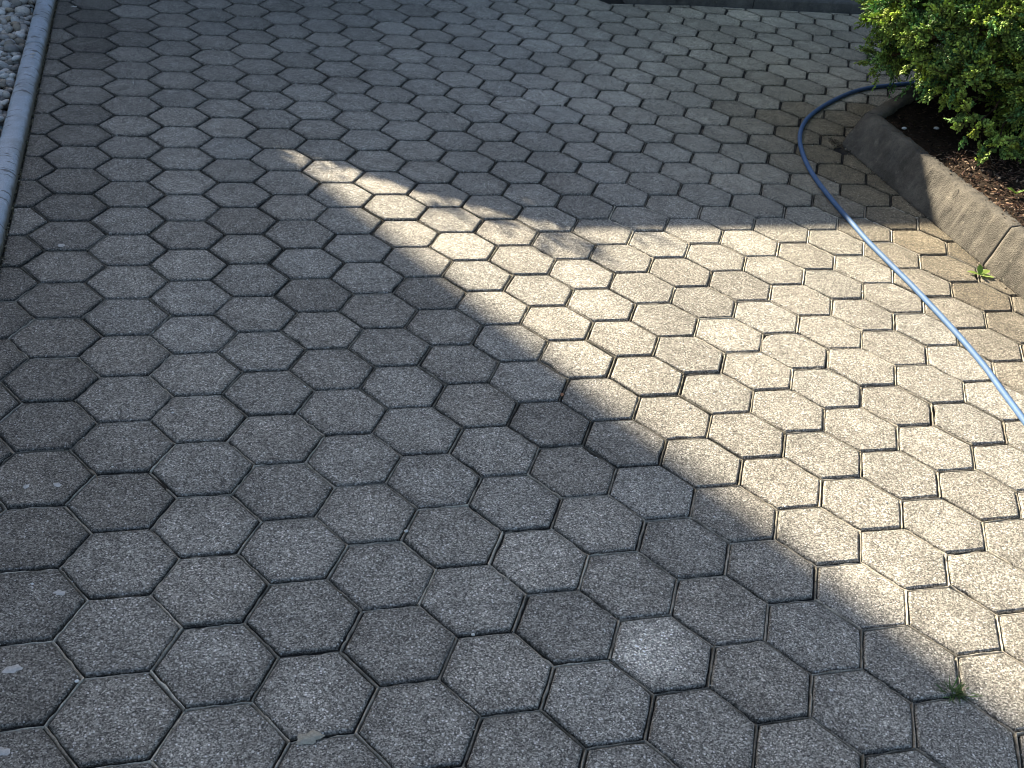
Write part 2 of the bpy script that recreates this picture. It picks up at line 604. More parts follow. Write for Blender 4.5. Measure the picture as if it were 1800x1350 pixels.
info = []
for c, kk, poly in pavers:
    # signed orientation -> ccw
    sa = sum(poly[i][0] * poly[(i + 1) % len(poly)][1] - poly[(i + 1) % len(poly)][0] * poly[i][1] for i in range(len(poly)))
    if sa < 0: poly = poly[::-1]
    pr = [pix((p[0], p[1], float(zf(p[0], p[1])))) for p in poly]
    size = -1
    if all(v is not None for v in pr):
        u = np.array(pr)[:, 0]; w = np.array(pr)[:, 1]
        u2 = np.clip(u, 0, 1800); w2 = np.clip(w, 0, 1350)
        hidden = u2.min() > 1560 and w2.max() < 170
        if u2.max() > u2.min() and w2.max() > w2.min() and not hidden:
            size = (u2.max() - u2.min()) * (w2.max() - w2.min())
    info.append((size, c, kk, poly))
info.sort(key=lambda t: -t[0])
bv, bf, bt = [], [], []
nbv = 0
for i, (size, c, kk, poly) in enumerate(info):
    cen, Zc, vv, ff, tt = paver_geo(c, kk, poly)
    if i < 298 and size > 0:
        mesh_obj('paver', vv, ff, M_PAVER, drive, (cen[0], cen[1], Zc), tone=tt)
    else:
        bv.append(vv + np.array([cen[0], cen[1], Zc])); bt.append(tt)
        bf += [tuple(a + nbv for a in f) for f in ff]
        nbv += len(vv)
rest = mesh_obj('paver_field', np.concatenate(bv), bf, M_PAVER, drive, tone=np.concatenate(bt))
tag(rest, kind='stuff')


# ------------------------------------------------------------------ kerbs
def sweep(profile, p, q, nrm_p, nrm_q, z_p, z_q, seg, jag=0.0, seed=0, bow=0.0):
    """sweep (u, z) profile from p to q, u measured along the given normals (mitred ends)"""
    r_ = np.random.default_rng(seed)
    P = len(profile)
    V_, F_ = [], []
    for i in range(seg + 1):
        t = i / seg
        b = np.array(p) * (1 - t) + np.array(q) * t
        n_ = np.array(nrm_p) * (1 - t) + np.array(nrm_q) * t
        z0 = z_p * (1 - t) + z_q * t
        for j, (u, z) in enumerate(profile):
            jj = jag * (1.0 if z > .02 else .25)
            V_.append((b[0] + n_[0] * u + r_.normal(0, jj), b[1] + n_[1] * u + r_.normal(0, jj) * .2, z0 + z + r_.normal(0, jj) * .7))
    for i in range(seg):
        for j in range(P):
            k = (j + 1) % P
            F_.append((i * P + j, i * P + k, (i + 1) * P + k, (i + 1) * P + j))
    F_.append(tuple(range(P))[::-1])
    F_.append(tuple(seg * P + j for j in range(P)))
    return V_, F_


def ring_profile(pts):
    return pts


lk = empty('kerb', (-0.39, 1.0, 0))
tag(lk, 'smooth grey-blue concrete edging strip between pebbles and pavers at left', 'kerb')
prof = [(0.0, -.08), (0.0, .022), (.006, .035), (.018, .043), (.038, .047), (.058, .043), (.071, .034), (.078, .02), (.078, -.08)]
ends = [-3.1, -.9, 1.08, 3.07, 5.07]
for i in range(4):
    a, b = ends[i] + .0025, ends[i + 1] - .0025
    V_, F_ = sweep([(-u, z) for u, z in prof][::1], (-.354, a), (-.354, b), (1, 0), (1, 0), float(zf(-.35, a)), float(zf(-.35, b)), 90, .0012, 40 + i)
    V_ = [(v[0] + .39, v[1] - 1.0, v[2]) for v in V_]
    o = mesh_obj('kerb_stone', V_, F_, M_KERB, lk, smooth=False)
    o.data.polygons.foreach_set('use_smooth', np.array([len(p.vertices) == 4 for p in o.data.polygons]))
for yj in (3.07, 1.08):
    V_, F_ = sweep([(-u, z - .006) for u, z in prof], (-.354, yj - .002), (-.354, yj + .002), (1, 0), (1, 0), float(zf(-.35, yj)), float(zf(-.35, yj)), 2, .0003, 3)
    mesh_obj('mortar_joint', [(v[0] + .39, v[1] - 1.0, v[2]) for v in V_], F_, M_SOIL, lk)

bk = empty('planting_bed_kerb', (2.92, 1.0, 0))
tag(bk, 'brown weathered raised concrete border round the shrub bed, sun and shade across its face', 'kerb')
bprof = [(0.0, -.06), (0.0, .004), (.014, .045), (.030, .09), (.047, .132), (.054, .148), (.060, .1535), (.090, .1545), (.108, .1525), (.114, .146), (.118, .06), (.118, -.06)]
dA = (BED_C - BED_A).normalized(); nA = Vector((dA.y, -dA.x))
dD = (BED_D - BED_C).normalized(); nD = Vector((dD.y, -dD.x))
mit = (nA + nD).normalized(); mit = mit / mit.dot(nA)
segs = []
cuts = [-1.9, -.92, .09, 1.10]
for i in range(3):
    segs.append((cuts[i], cuts[i + 1]))
for i, (a, b) in enumerate(segs):
    pa = BED_A + dA * (a + 1.9 + .002); pb = BED_A + dA * (b + 1.9 - .002)
    V_, F_ = sweep(bprof, pa, pb, nA, nA, float(zf(2.9, a)), float(zf(2.9, b)), 90, .0024, 60 + i)
    segs[i] = (V_, F_)
pc = BED_A + dA * (1.10 + 1.9 + .0025)
segs.append(sweep(bprof, pc, BED_C, nA, mit, float(zf(2.9, 1.1)), .009, 96, .0026, 71))
pe = BED_C + dD * 1.0
segs.append(sweep(bprof, BED_C + dD * .0015, pe, mit, nD, .009, .02, 80, .0022, 72))
segs.append(sweep(bprof, pe + dD * .005, BED_C + dD * 2.0, nD, nD, .02, .03, 50, .0014, 73))
for V_, F_ in segs:
    V_ = [(v[0] - 2.92, v[1] - 1.0, v[2]) for v in V_]
    o = mesh_obj('kerb_stone', V_, F_, M_BEDKERB, bk)
    o.data.polygons.foreach_set('use_smooth', np.array([len(p.vertices) == 4 for p in o.data.polygons]))

fk = empty('back_kerb', (3.5, 4.14, .04))
tag(fk, 'low dark concrete kerb along the far edge of the pavers behind the shrub', 'kerb')
fprof = [(0.0, -.08), (0.0, .055), (.006, .066), (.016, .07), (.055, .07), (.064, .064), (.068, .05), (.068, -.08)]
for i, (a, b) in enumerate([(2.62, 3.40), (3.40, 4.40), (4.40, 5.40)]):
    V_, F_ = sweep([(u, z) for u, z in fprof], (a + .003, 4.14), (b - .003, 4.14), (0, 1), (0, 1), .035, .045, 40, .0012, 80 + i)
    V_ = [(v[0] - 3.5, v[1] - 4.14, v[2] - .04) for v in V_]
    mesh_obj('kerb_stone', V_, [f[::-1] for f in F_], M_BACKKERB, fk)


# ------------------------------------------------------------------ value noise for terrain
def vnoise(x, y, s, seed=0):
    x = np.asarray(x) * s; y = np.asarray(y) * s
    xi = np.floor(x); yi = np.floor(y); fx_ = x - xi; fy_ = y - yi
    fx_ = fx_ * fx_ * (3 - 2 * fx_); fy_ = fy_ * fy_ * (3 - 2 * fy_)
    def h(a, b):
        v = np.sin(a * 127.1 + b * 311.7 + seed * 17.3) * 43758.5453
        return v - np.floor(v)
    return (h(xi, yi) * (1 - fx_) + h(xi + 1, yi) * fx_) * (1 - fy_) + (h(xi, yi + 1) * (1 - fx_) + h(xi + 1, yi + 1) * fx_) * fy_


# ------------------------------------------------------------------ soil in the bed
def soil_h(x, y):
    return .105 + .03 * vnoise(x, y, 5, 1) + .016 * vnoise(x, y, 19, 2) + .010 * vnoise(x, y, 55, 3) + .05 * np.clip((np.asarray(x) - 3.0) / 1.2, 0, 1)


def in_bed(x, y, m=0.06):
    return side((x, y), BED_A, BED_C) < -m * 4 and side((x, y), BED_C, BED_D) < -m * 2.6


sx = np.arange(2.95, 5.3, .022); sy = np.arange(-1.9, 4.0, .022)
SX, SY = np.meshgrid(sx, sy)
sA = (BED_C.x - BED_A.x) * (SY - BED_A.y) - (BED_C.y - BED_A.y) * (SX - BED_A.x)
sD = (BED_D.x - BED_C.x) * (SY - BED_C.y) - (BED_D.y - BED_C.y) * (SX - BED_C.x)
dAo = -sA / (BED_C - BED_A).length; dDo = -sD / (BED_D - BED_C).length
dmin = np.minimum(dAo, dDo)
SZ = soil_h(SX, SY)
SZ = np.where(dmin > .095, SZ, -.05)
V = np.stack([SX.ravel(), SY.ravel(), SZ.ravel()], -1)
idx = np.arange(SX.size).reshape(SX.shape)
keep = (dmin > .05)
Fq = np.stack([idx[:-1, :-1], idx[:-1, 1:], idx[1:, 1:], idx[1:, :-1]], -1)
km = keep[:-1, :-1] | keep[1:, 1:]
soil = mesh_obj('soil_bed', V, Fq[km].tolist(), M_SOIL, smooth=True)
tag(soil, kind='structure')

# mulch: bark chips and dry leaf litter
chips_v, chips_f, chips_t = [], [], []
CH = [(.14, .075, .048), (.22, .13, .08), (.08, .045, .032), (.32, .21, .14), (.17, .10, .08), (.42, .31, .22), (.045, .03, .024)]
r_ = random.Random(5)
for _ in range(70):                            # a little litter spilled on the kerb top
    y = r_.uniform(.7, 2.1); x = 2.868 + (y + 1.9) / 4.09 * .058 + r_.uniform(.064, .112)
    z = .1555 + float(zf(x, y)); L = r_.uniform(.002, .006); a = r_.uniform(0, 6.28); b = len(chips_v)
    for k_ in range(6):
        t_ = a + k_ * math.pi / 3
        chips_v.append((x + math.cos(t_) * L, y + math.sin(t_) * L * .5, z + r_.uniform(0, .002))); chips_t.append(np.array((.12, .08, .05)))
    chips_v.append((x, y, z + .003)); chips_t.append(np.array((.16, .1, .06)))
    chips_f += [(b + i, b + (i + 1) % 6, b + 6) for i in range(6)]
cnt = 0
while cnt < 7000:
    x = r_.uniform(2.97, 4.4) if r_.random() < .5 else r_.uniform(2.97, 3.5); y = r_.uniform(-.6, 3.2) if r_.random() < .6 else r_.uniform(.8, 1.8)
    if not (side((x, y), BED_A, BED_C) < -.098 * 4.09 and side((x, y), BED_C, BED_D) < -.10 * 2.6):
        continue
    L = r_.uniform(.004, .013) * (1.5 if r_.random() < .08 else 1); W = L * r_.uniform(.35, .8)
    z = float(soil_h(x, y)) + r_.uniform(.001, .007)
    M = Matrix.Rotation(r_.uniform(0, 6.28), 3, 'Z') @ Matrix.Rotation(r_.gauss(0, .45), 3, 'X') @ Matrix.Rotation(r_.gauss(0, .45), 3, 'Y')
    col = np.array(r_.choice(CH)) * r_.uniform(.5, 1.2) * (.85 if y < 1.75 else .25)  # shade painted into the chips: much darker behind the shadow edge
    b = len(chips_v)
    for u, v, h in ((-L, 0, 0), (-.3 * L, -W * .5, .001), (.6 * L, -W * .45, 0), (L, 0, .002), (.5 * L, W * .5, 0), (-.4 * L, W * .5, .001), (0, 0, .0035)):
        w = M @ Vector((u, v, h))
        chips_v.append((x + w.x, y + w.y, z + w.z)); chips_t.append(col)
    chips_f += [(b + i, b + (i + 1) % 6, b + 6) for i in range(6)]
    cnt += 1
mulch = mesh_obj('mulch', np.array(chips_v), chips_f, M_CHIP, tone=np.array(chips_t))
tag(mulch, 'red-brown bark chips and dry leaf litter over the soil of the bed', 'mulch', kind='stuff')


# ------------------------------------------------------------------ pebbles
def blob_mesh(name, seed, rx, ry, rz, sub=2, amp=.16, mat=M_PEBBLE, tone=(1, 1, 1)):
    import bmesh
    bm = bmesh.new()
    bmesh.ops.create_icosphere(bm, subdivisions=sub, radius=1.0)
    r_ = random.Random(seed)
    dirs = [(Vector((r_.gauss(0, 1), r_.gauss(0, 1), r_.gauss(0, 1))).normalized(), r_.uniform(-amp, amp), r_.uniform(1.5, 4)) for _ in range(6)]
    for v in bm.verts:
        n_ = v.co.normalized()
        s = 1 + sum(a * max(0, n_.dot(d)) ** e for d, a, e in dirs)
        v.co = Vector((n_.x * s * rx, n_.y * s * ry, n_.z * s * rz))
    me = bpy.data.meshes.new(name)
    bm.to_mesh(me); bm.free()
    me.materials.append(mat)
    me.polygons.foreach_set('use_smooth', np.ones(len(me.polygons), dtype=bool))
    a = me.color_attributes.new('tone', 'FLOAT_COLOR', 'POINT')
    t = np.ones((len(me.vertices), 4), dtype=np.float32); t[:, :3] = tone
    a.data.foreach_set('color', t.ravel())
    return me


# gravel base slab under the pebbles (earth)
gx = np.arange(-3.0, -.42, .03); gy = np.arange(-3.1, 5.45, .03)
QX, QY = np.meshgrid(gx, gy)
QZ = -.055 + .02 * vnoise(QX, QY, 9, 5)
V = np.stack([QX.ravel(), QY.ravel(), QZ.ravel()], -1)
idx = np.arange(QX.size).reshape(QX.shape)
gb = mesh_obj('gravel_strip', V, np.stack([idx[:-1, :-1], idx[:-1, 1:], idx[1:, 1:], idx[1:, :-1]], -1).reshape(-1, 4).tolist(), M_SOIL, smooth=True)
tag(gb, kind='structure')
protos = [blob_mesh('pebble', 100 + i, 1.0, random.uniform(.6, .85), random.uniform(.42, .62), 2, .22) for i in range(14)]
low_protos = [blob_mesh('pebble_low', 200 + i, 1.0, .75, .5, 1, .2) for i in range(5)]
r_ = random.Random(21)
plist = []
for layer in range(3):
    sp = .036
    y = -0.2
    while y < 5.3:
        x = -1.9
        while x < -.445:
            px_, py_ = x + r_.uniform(-.012, .012), y + r_.uniform(-.012, .012)
            if px_ < -.452 and not (layer == 2 and r_.random() < .55):
                s_ = r_.uniform(.013, .033) * (1.3 if r_.random() < .15 else 1)
                s_ = min(s_, (-.434 - px_) * .95) if px_ > -.47 else s_
                if s_ > .006:
                    plist.append((px_, py_, -.032 + layer * .016 + r_.uniform(-.004, .005), s_))
            x += sp
        y += sp
cand = []
for q in plist:
    pr = pix(q[:3])
    vis = pr is not None and -12 < pr[0] < 70 and -12 < pr[1] < 260
    cand.append((0 if not vis else q[2] + .5, q))
cand.sort(key=lambda t: -t[0])
lv, lf = [], []
n_ind = 0
lt = []
tones = [(.30, .37, .38), (.62, .60, .56), (.20, .20, .19), (.70, .70, .68), (.40, .34, .27), (.28, .27, .24)]
low_np = []
for me in low_protos:
    vv = np.array([v.co[:] for v in me.vertices]); ff = [tuple(p.vertices) for p in me.polygons]
    low_np.append((vv, ff))
for s0, (px_, py_, pz_, s_) in cand:
    e = (r_.gauss(0, .35), r_.gauss(0, .35), r_.uniform(0, 6.28))
    if s0 > 0 and n_ind < 298:
        o = bpy.data.objects.new('pebble', r_.choice(protos))
        COL.objects.link(o)
        o.parent = gb
        o.location = (px_, py_, pz_)
        o.rotation_euler = e
        o.scale = (s_, s_, s_)
        n_ind += 1
    else:
        if px_ < -1.2 and r_.random() < .5: continue
        vv, ff = r_.choice(low_np)
        from mathutils import Euler
        Mr = np.array(Euler(e).to_matrix())
        b = sum(len(a) for a in lv)if False else (lt[-1][0] if lt else 0)
        lv.append(vv @ Mr.T * s_ + np.array([px_, py_, pz_]))
        lf += [tuple(k + b for k in f) for f in ff]
        lt.append((b + len(vv), r_.choice(tones)))
tt = np.concatenate([np.tile(np.array(t[1]) , (len(v), 1)) for t, v in zip(lt, lv)])
M_PEB2 = mat_simple('river_pebble_mixed', (1, 1, 1), 0.6, 0.4, 90.0, 0.25, 0.3, 0.002, True)
gr = mesh_obj('pebble_fill', np.concatenate(lv), lf, M_PEB2, gb, smooth=True, tone=tt)
tag(gr, kind='stuff')


# ------------------------------------------------------------------ hose
def tube(path, rad, sides=12, closed=False, taper=None):
    V_, F_ = [], []
    n = len(path)
    up = Vector((0, 0, 1))
    for i, p in enumerate(path):
        p = Vector(p)
        d = (Vector(path[min(n - 1, i + 1)]) - Vector(path[max(0, i - 1)])).normalized()
        s_ = d.cross(up)
        if s_.length < 1e-3: s_ = Vector((1, 0, 0))
        s_.normalize()
        u = s_.cross(d).normalized()
        rr = rad if taper is None else rad * taper[i]
        for k in range(sides):
            a = 2 * math.pi * k / sides
            V_.append(p + s_ * math.cos(a) * rr + u * math.sin(a) * rr)
    for i in range(n - 1):
        for k in range(sides):
            j = (k + 1) % sides
            F_.append((i * sides + k, i * sides + j, (i + 1) * sides + j, (i + 1) * sides + k))
    F_.append(tuple(range(sides))[::-1]); F_.append(tuple((n - 1) * sides + k for k in range(sides)))
    return [v[:] for v in V_], F_


def catmull(pts, sub=8):
    P = [Vector(p) for p in pts]
    P = [P[0] * 2 - P[1]] + P + [P[-1] * 2 - P[-2]]
    out = []
    for i in range(1, len(P) - 2):
        for k in range(sub):
            t = k / sub
            a, b, c, d = P[i - 1], P[i], P[i + 1], P[i + 2]
            out.append(.5 * ((2 * b) + (c - a) * t + (2 * a - 5 * b + 4 * c - d) * t * t + (3 * b - a - 3 * c + d) * t ** 3))
    out.append(P[-2])
    return out


HP = [(5.0, 3.3), (4.4, 3.12), (3.95, 3.0), (3.543, 2.89), (3.435, 2.855), (3.321, 2.799), (3.199, 2.717), (3.07, 2.617), (2.955, 2.515), (2.865, 2.42), (2.787, 2.313), (2.724, 2.2),
      (2.674, 2.08), (2.634, 1.96), (2.603, 1.835), (2.578, 1.69), (2.558, 1.54), (2.545, 1.41), (2.530, 1.266), (2.522, 1.10), (2.516, .96), (2.505, .81), (2.491, .66), (2.477, .55), (2.460, .44), (2.437, .34),
      (2.418, .25), (2.398, .16), (2.36, 0.0), (2.30, -.25), (2.22, -.55), (2.12, -.95), (2.05, -1.5), (2.1, -2.2)]
hp3 = [(x, y, float(zf(x, y)) + .0101) for x, y in HP]
V_, F_ = tube(catmull(hp3, 7), .0094, 16)
hose = mesh_obj('garden_hose', V_, F_, M_HOSE, smooth=True)
tag(hose, 'blue garden hose curving over the pavers from under the shrub past the bed kerb', 'hose')

# ------------------------------------------------------------------ shrub
shrub = empty('shrub', (4.0, 2.3, .15))
tag(shrub, 'bushy yellow-green conifer shrub overhanging the raised bed corner', 'shrub')
ORG = np.array((4.0, 2.3, .15))


def blade_cloud(seed, nspray, radius, bright):
    """one bough: many flattened scale-leaf sprays growing outwards from a short stem; local +Z is outward"""
    r_ = random.Random(seed)
    Vv, Ff, Tt, Mi = [], [], [], []
    unit = [(1, 0, 0), (.05, .62, .05), (-.65, 0, 0), (.05, -.62, .05), (.1, 0, .42), (.1, 0, -.3)]
    uf = [(0, 1, 4), (1, 2, 4), (2, 3, 4), (3, 0, 4), (1, 0, 5), (2, 1, 5), (3, 2, 5), (0, 3, 5)]
    un_ = np.array(unit)
    for s in range(nspray):
        th = math.acos(1 - r_.random() * 1.05)
        ph = r_.uniform(0, 6.283)
        d = Vector((math.sin(th) * math.cos(ph), math.sin(th) * math.sin(ph), math.cos(th)))
        base = d * radius * r_.uniform(.22, .8) + Vector((r_.gauss(0, .012), r_.gauss(0, .012), r_.gauss(0, .01)))
        ax = (d + Vector((r_.gauss(0, .35), r_.gauss(0, .35), r_.gauss(0, .35)))).normalized()
        sd = ax.cross(Vector((r_.gauss(0, 1), r_.gauss(0, 1), r_.gauss(0, 1)))).normalized()
        nn = ax.cross(sd)
        L = radius * r_.uniform(.42, .68)
        g = r_.uniform(.72, 1.25)
        hue = r_.random()
        # branchlets
        nb = 6
        for b in range(nb):
            t = (b + .6) / nb
            for sgn in ((-1, 1) if b < nb - 1 else (0,)):
                bl = L * (.50 * (1 - t * .55)) if sgn else L * .35
                bd = (ax * .75 + sd * sgn * .8 + nn * r_.gauss(0, .22)).normalized() if sgn else ax
                o0 = base + ax * L * t
                for q in range(4):
                    pos = o0 + bd * bl * (q + .4) / 4 + nn * r_.gauss(0, .0035) + sd * r_.gauss(0, .003)
                    sc = r_.uniform(.0060, .0105) * (1.1 - .12 * abs(q - 2))
                    e1 = (bd + Vector((r_.gauss(0, .5), r_.gauss(0, .5), r_.gauss(0, .5)))).normalized()
                    e2 = e1.cross(nn + Vector((.01, .3 * r_.gauss(0, 1), 0))).normalized()
                    e3 = e1.cross(e2)
                    Mx = np.array([e1[:], e2[:], e3[:]])
                    i0 = len(Vv)
                    pts = un_ * sc @ Mx + np.array(pos[:])
                    Vv.extend(pts.tolist())
                    Ff.extend([(a + i0, b_ + i0, c_ + i0) for a, b_, c_ in uf])
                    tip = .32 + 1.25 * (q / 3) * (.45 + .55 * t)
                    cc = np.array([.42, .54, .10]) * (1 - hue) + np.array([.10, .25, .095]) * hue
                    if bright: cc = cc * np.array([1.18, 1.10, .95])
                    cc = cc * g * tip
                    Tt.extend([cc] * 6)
                    Mi.extend([0] * 8)
        # little twig
        i0 = len(Vv)
        rr = .0016
        for tpt in (base - ax * L * .3, base + ax * L * .9):
            for k in range(3):
                a = k * 2.094
                w = tpt + sd * math.cos(a) * rr + nn * math.sin(a) * rr
                Vv.append(w[:]); Tt.append(np.array([.09, .07, .035]))
        for k in range(3):
            Ff.append((i0 + k, i0 + (k + 1) % 3, i0 + 3 + (k + 1) % 3, i0 + 3 + k)); Mi.append(0)
    # stem towards the middle of the shrub
    Vs, Fs = tube([(0, 0, -.24), (.01, .008, -.16), (0, 0, -.08), (0, 0, .03)], .004, 6)
    i0 = len(Vv)
    Vv.extend(Vs); Ff.extend([tuple(k + i0 for k in f) for f in Fs]); Tt.extend([np.array([1, 1, 1.])] * len(Vs)); Mi.extend([1] * len(Fs))
    me = bpy.data.meshes.new('bough')
    me.from_pydata(Vv, [], Ff)
    me.materials.append(M_LEAF); me.materials.append(M_WOOD)
    me.polygons.foreach_set('material_index', np.array(Mi, dtype=np.int32))
    a = me.color_attributes.new('tone', 'FLOAT_COLOR', 'POINT')
    t = np.ones((len(Vv), 4), dtype=np.float32); t[:, :3] = np.array(Tt)
    a.data.foreach_set('color', t.ravel())
    return me


boughs = [blade_cloud(300 + i, 27, random.uniform(.13, .16), i % 2) for i in range(7)]
small_boughs = [blade_cloud(340 + i, 15, .085, 1) for i in range(3)]


def add_bough(p, d, me, s_, spin):
    o = bpy.data.objects.new('bough', me)
    COL.objects.link(o)
    o.parent = shrub
    o.location = Vector(p) - Vector(ORG)
    q = Vector(d).normalized().to_track_quat('Z', 'Y')
    o.rotation_euler = (q.to_matrix() @ Matrix.Rotation(spin, 3, 'Z')).to_euler()
    o.scale = (s_, s_, s_)
    return o


r_ = random.Random(77)
SC = Vector((3.78, 2.16, .58))
SR = Vector((.72, .74, .57))
N = 175
for i in range(N):
    t = (i + .5) / N
    cz_ = 1 - 1.72 * t
    a = i * 2.39996 + r_.uniform(-.25, .25)
    sn = math.sqrt(max(0, 1 - cz_ * cz_))
    d = Vector((sn * math.cos(a), sn * math.sin(a), cz_ + r_.uniform(-.06, .06))).normalized()
    lump = .93 + .17 * math.sin(d.x * 6.1 + d.z * 4.3) * math.cos(d.y * 5.2 - d.z * 3.1) + r_.uniform(-.10, .08)
    p = SC + Vector((d.x * SR.x, d.y * SR.y, d.z * SR.z)) * lump
    if p.z < (.30 if p.y > 1.85 and p.x < 3.7 else .20): continue
    dd = (d + Vector((0, 0, .18)) + Vector((r_.gauss(0, .25), r_.gauss(0, .25), r_.gauss(0, .2)))).normalized()
    add_bough(p, dd, r_.choice(boughs), r_.uniform(.85, 1.2), r_.uniform(0, 6.28))
for i in range(90):   # inner boughs close the crown
    d = Vector((r_.gauss(0, 1), r_.gauss(0, 1), r_.gauss(0, 1))).normalized()
    p = SC + Vector((d.x * SR.x, d.y * SR.y, d.z * SR.z)) * r_.uniform(.35, .72)
    if p.z < .3: continue
    add_bough(p, d, r_.choice(boughs), r_.uniform(.9, 1.2), r_.uniform(0, 6.28))
EXTRA = [((3.16, 1.93, .36), .9), ((3.20, 1.82, .33), .8), ((3.17, 1.70, .29), .95), ((3.22, 1.62, .25), .9), ((3.32, 1.56, .29), 1.0), ((3.08, 2.1, .55), 1.1), ((3.06, 2.22, .60), 1.2), ((3.12, 1.98, .62), 1.1), ((3.2, 1.8, .5), 1.)]
for p, s_ in EXTRA:
    add_bough(p, (Vector(p) - SC) * 1.0 + Vector((0, 0, .1)), r_.choice(small_boughs), s_, r_.uniform(0, 6))

tv, tf = [], []
for i in range(16):
    a = i * 2.4
    e = Vector((math.cos(a) * .45, math.sin(a) * .45, r_.uniform(.4, 1.15)))
    V_, F_ = tube(catmull([(0, 0, -.08), (e.x * .15, e.y * .15, .12), (e.x * .55, e.y * .55, e.z * .5), (e.x, e.y, e.z)], 4), .014, 6, taper=[1 - .055 * k for k in range(13)])
    b = len(tv); tv += V_; tf += [tuple(k + b for k in f) for f in F_]
mesh_obj('trunk', tv, tf, M_WOOD, shrub, smooth=True)


# ------------------------------------------------------------------ small plants
def leaf_geo(base, d, L, W, lift, col, curl=.25, nseg=5):
    """one tapered leaf blade starting at base, direction d (xy angle)"""
    V_, T_ = [], []
    ca, sa_ = math.cos(d), math.sin(d)
    for i in range(nseg + 1):
        t = i / nseg
        w = W * math.sin(math.pi * min(.98, (t * .92 + .06))) ** .8 * .5
        z = lift * t - curl * L * t * t
        for sgn, dz_ in ((-1, .12), (0, 0), (1, .12)):
            V_.append((base[0] + ca * L * t - sa_ * w * sgn, base[1] + sa_ * L * t + ca * w * sgn, base[2] + z + abs(dz_) * w))
            T_.append(np.array(col) * (.8 if sgn == 0 else 1.05))
    F_ = []
    for i in range(nseg):
        for k in (0, 1):
            F_.append((i * 3 + k, i * 3 + k + 1, i * 3 + 4 + k, i * 3 + 3 + k))
    return V_, F_, T_


def plant(name, loc, leaves, label, cat, group=None, stuff=False):
    root = empty(name, loc)
    tag(root, label, cat, group)
    for (ang, L, W, lift, col, curl) in leaves:
        V_, F_, T_ = leaf_geo((0, 0, .004), ang, L, W, lift, col, curl)
        o = mesh_obj('leaf', V_, F_, M_WEED, root, smooth=True, tone=np.array(T_))
    return root


YG = (.24, .34, .07); GG = (.16, .28, .05)
plant('broadleaf_weed', (2.842, 1.028, float(zf(2.84, 1.0)) - .002),
      [(2.7, .046, .020, .014, YG, .2), (5.6, .048, .022, .012, (.34, .46, .12), .15), (1.2, .03, .022, .03, GG, .1), (.2, .045, .024, .026, YG, .3), (4.3, .03, .015, .02, GG, .2)],
      'small yellow-green broad-leaved weed growing in the joint at the foot of the bed kerb', 'weed')
for (x, y, n, lab) in [(3.165, 1.36, 7, 'bright green seedling in the sunlit mulch, nearer to the bed kerb'), (3.27, 1.31, 6, 'small lime seedling in the mulch at the right edge of the photo')]:
    r2 = random.Random(int(x * 1000))
    plant('seedling', (x, y, float(soil_h(x, y))), [(r2.uniform(0, 6.28), r2.uniform(.025, .045), r2.uniform(.012, .02), r2.uniform(.015, .04), r2.choice([YG, GG]), r2.uniform(0, .4)) for _ in range(n)], lab, 'seedling')

# grass tuft in a joint
r2 = random.Random(3)
tuft = empty('grass_tuft', (1.592, -.70, float(zf(1.59, -.7)) - .004))
tag(tuft, 'small green grass tuft growing at a paver corner beside the shadow edge, lower right', 'grass tuft')
gvv, gff, gtt = [], [], []
for i in range(80):
    bx, by = r2.gauss(0, .010), r2.gauss(0, .006)
    V_, F_, T_ = leaf_geo((bx, by, 0), r2.uniform(0, 6.28), r2.uniform(.012, .036), .0026, r2.uniform(.006, .03), (.075 * r2.uniform(.7, 1.3), .14 * r2.uniform(.7, 1.2), .035), r2.uniform(.1, .6), 4)
    b = len(gvv); gvv += V_; gff += [tuple(k + b for k in f) for f in F_]; gtt += T_
tag(mesh_obj('blades', gvv, gff, M_WEED, tuft, smooth=True, tone=np.array(gtt)), kind='stuff')

# dry tuft and crumbs along the bed kerb foot
lv2, lf2, lt2 = [], [], []
r2 = random.Random(9)
for i in range(1500):
    t = r2.random()
    if r2.random() < .8:
        y = r2.uniform(-1.5, 2.25); x = BED_A.x + (y + 1.9) / 4.09 * .058 - abs(r2.gauss(0, .013)) - .002
    else:
        t = r2.random() * 1.2; x = BED_C.x + dD.x * t - nD.x * abs(r2.gauss(0, .015)); y = BED_C.y + dD.y * t - nD.y * abs(r2.gauss(0, .015))
    z = float(zf(x, y)) + r2.uniform(-.004, .003)
    L = r2.uniform(.0015, .005)
    col = np.array(r2.choice([(.16, .12, .08), (.10, .075, .05), (.30, .27, .2), (.07, .055, .04)]))
    b = len(lv2)
    pts = [Vector((r2.gauss(0, 1), r2.gauss(0, 1), r2.gauss(0, .6))).normalized() * L for _ in range(4)]
    for w in pts:
        lv2.append((x + w.x, y + w.y, z + w.z)); lt2.append(col)
    lf2 += [(b, b + 1, b + 2), (b, b + 2, b + 3), (b, b + 3, b + 1), (b + 1, b + 3, b + 2)]
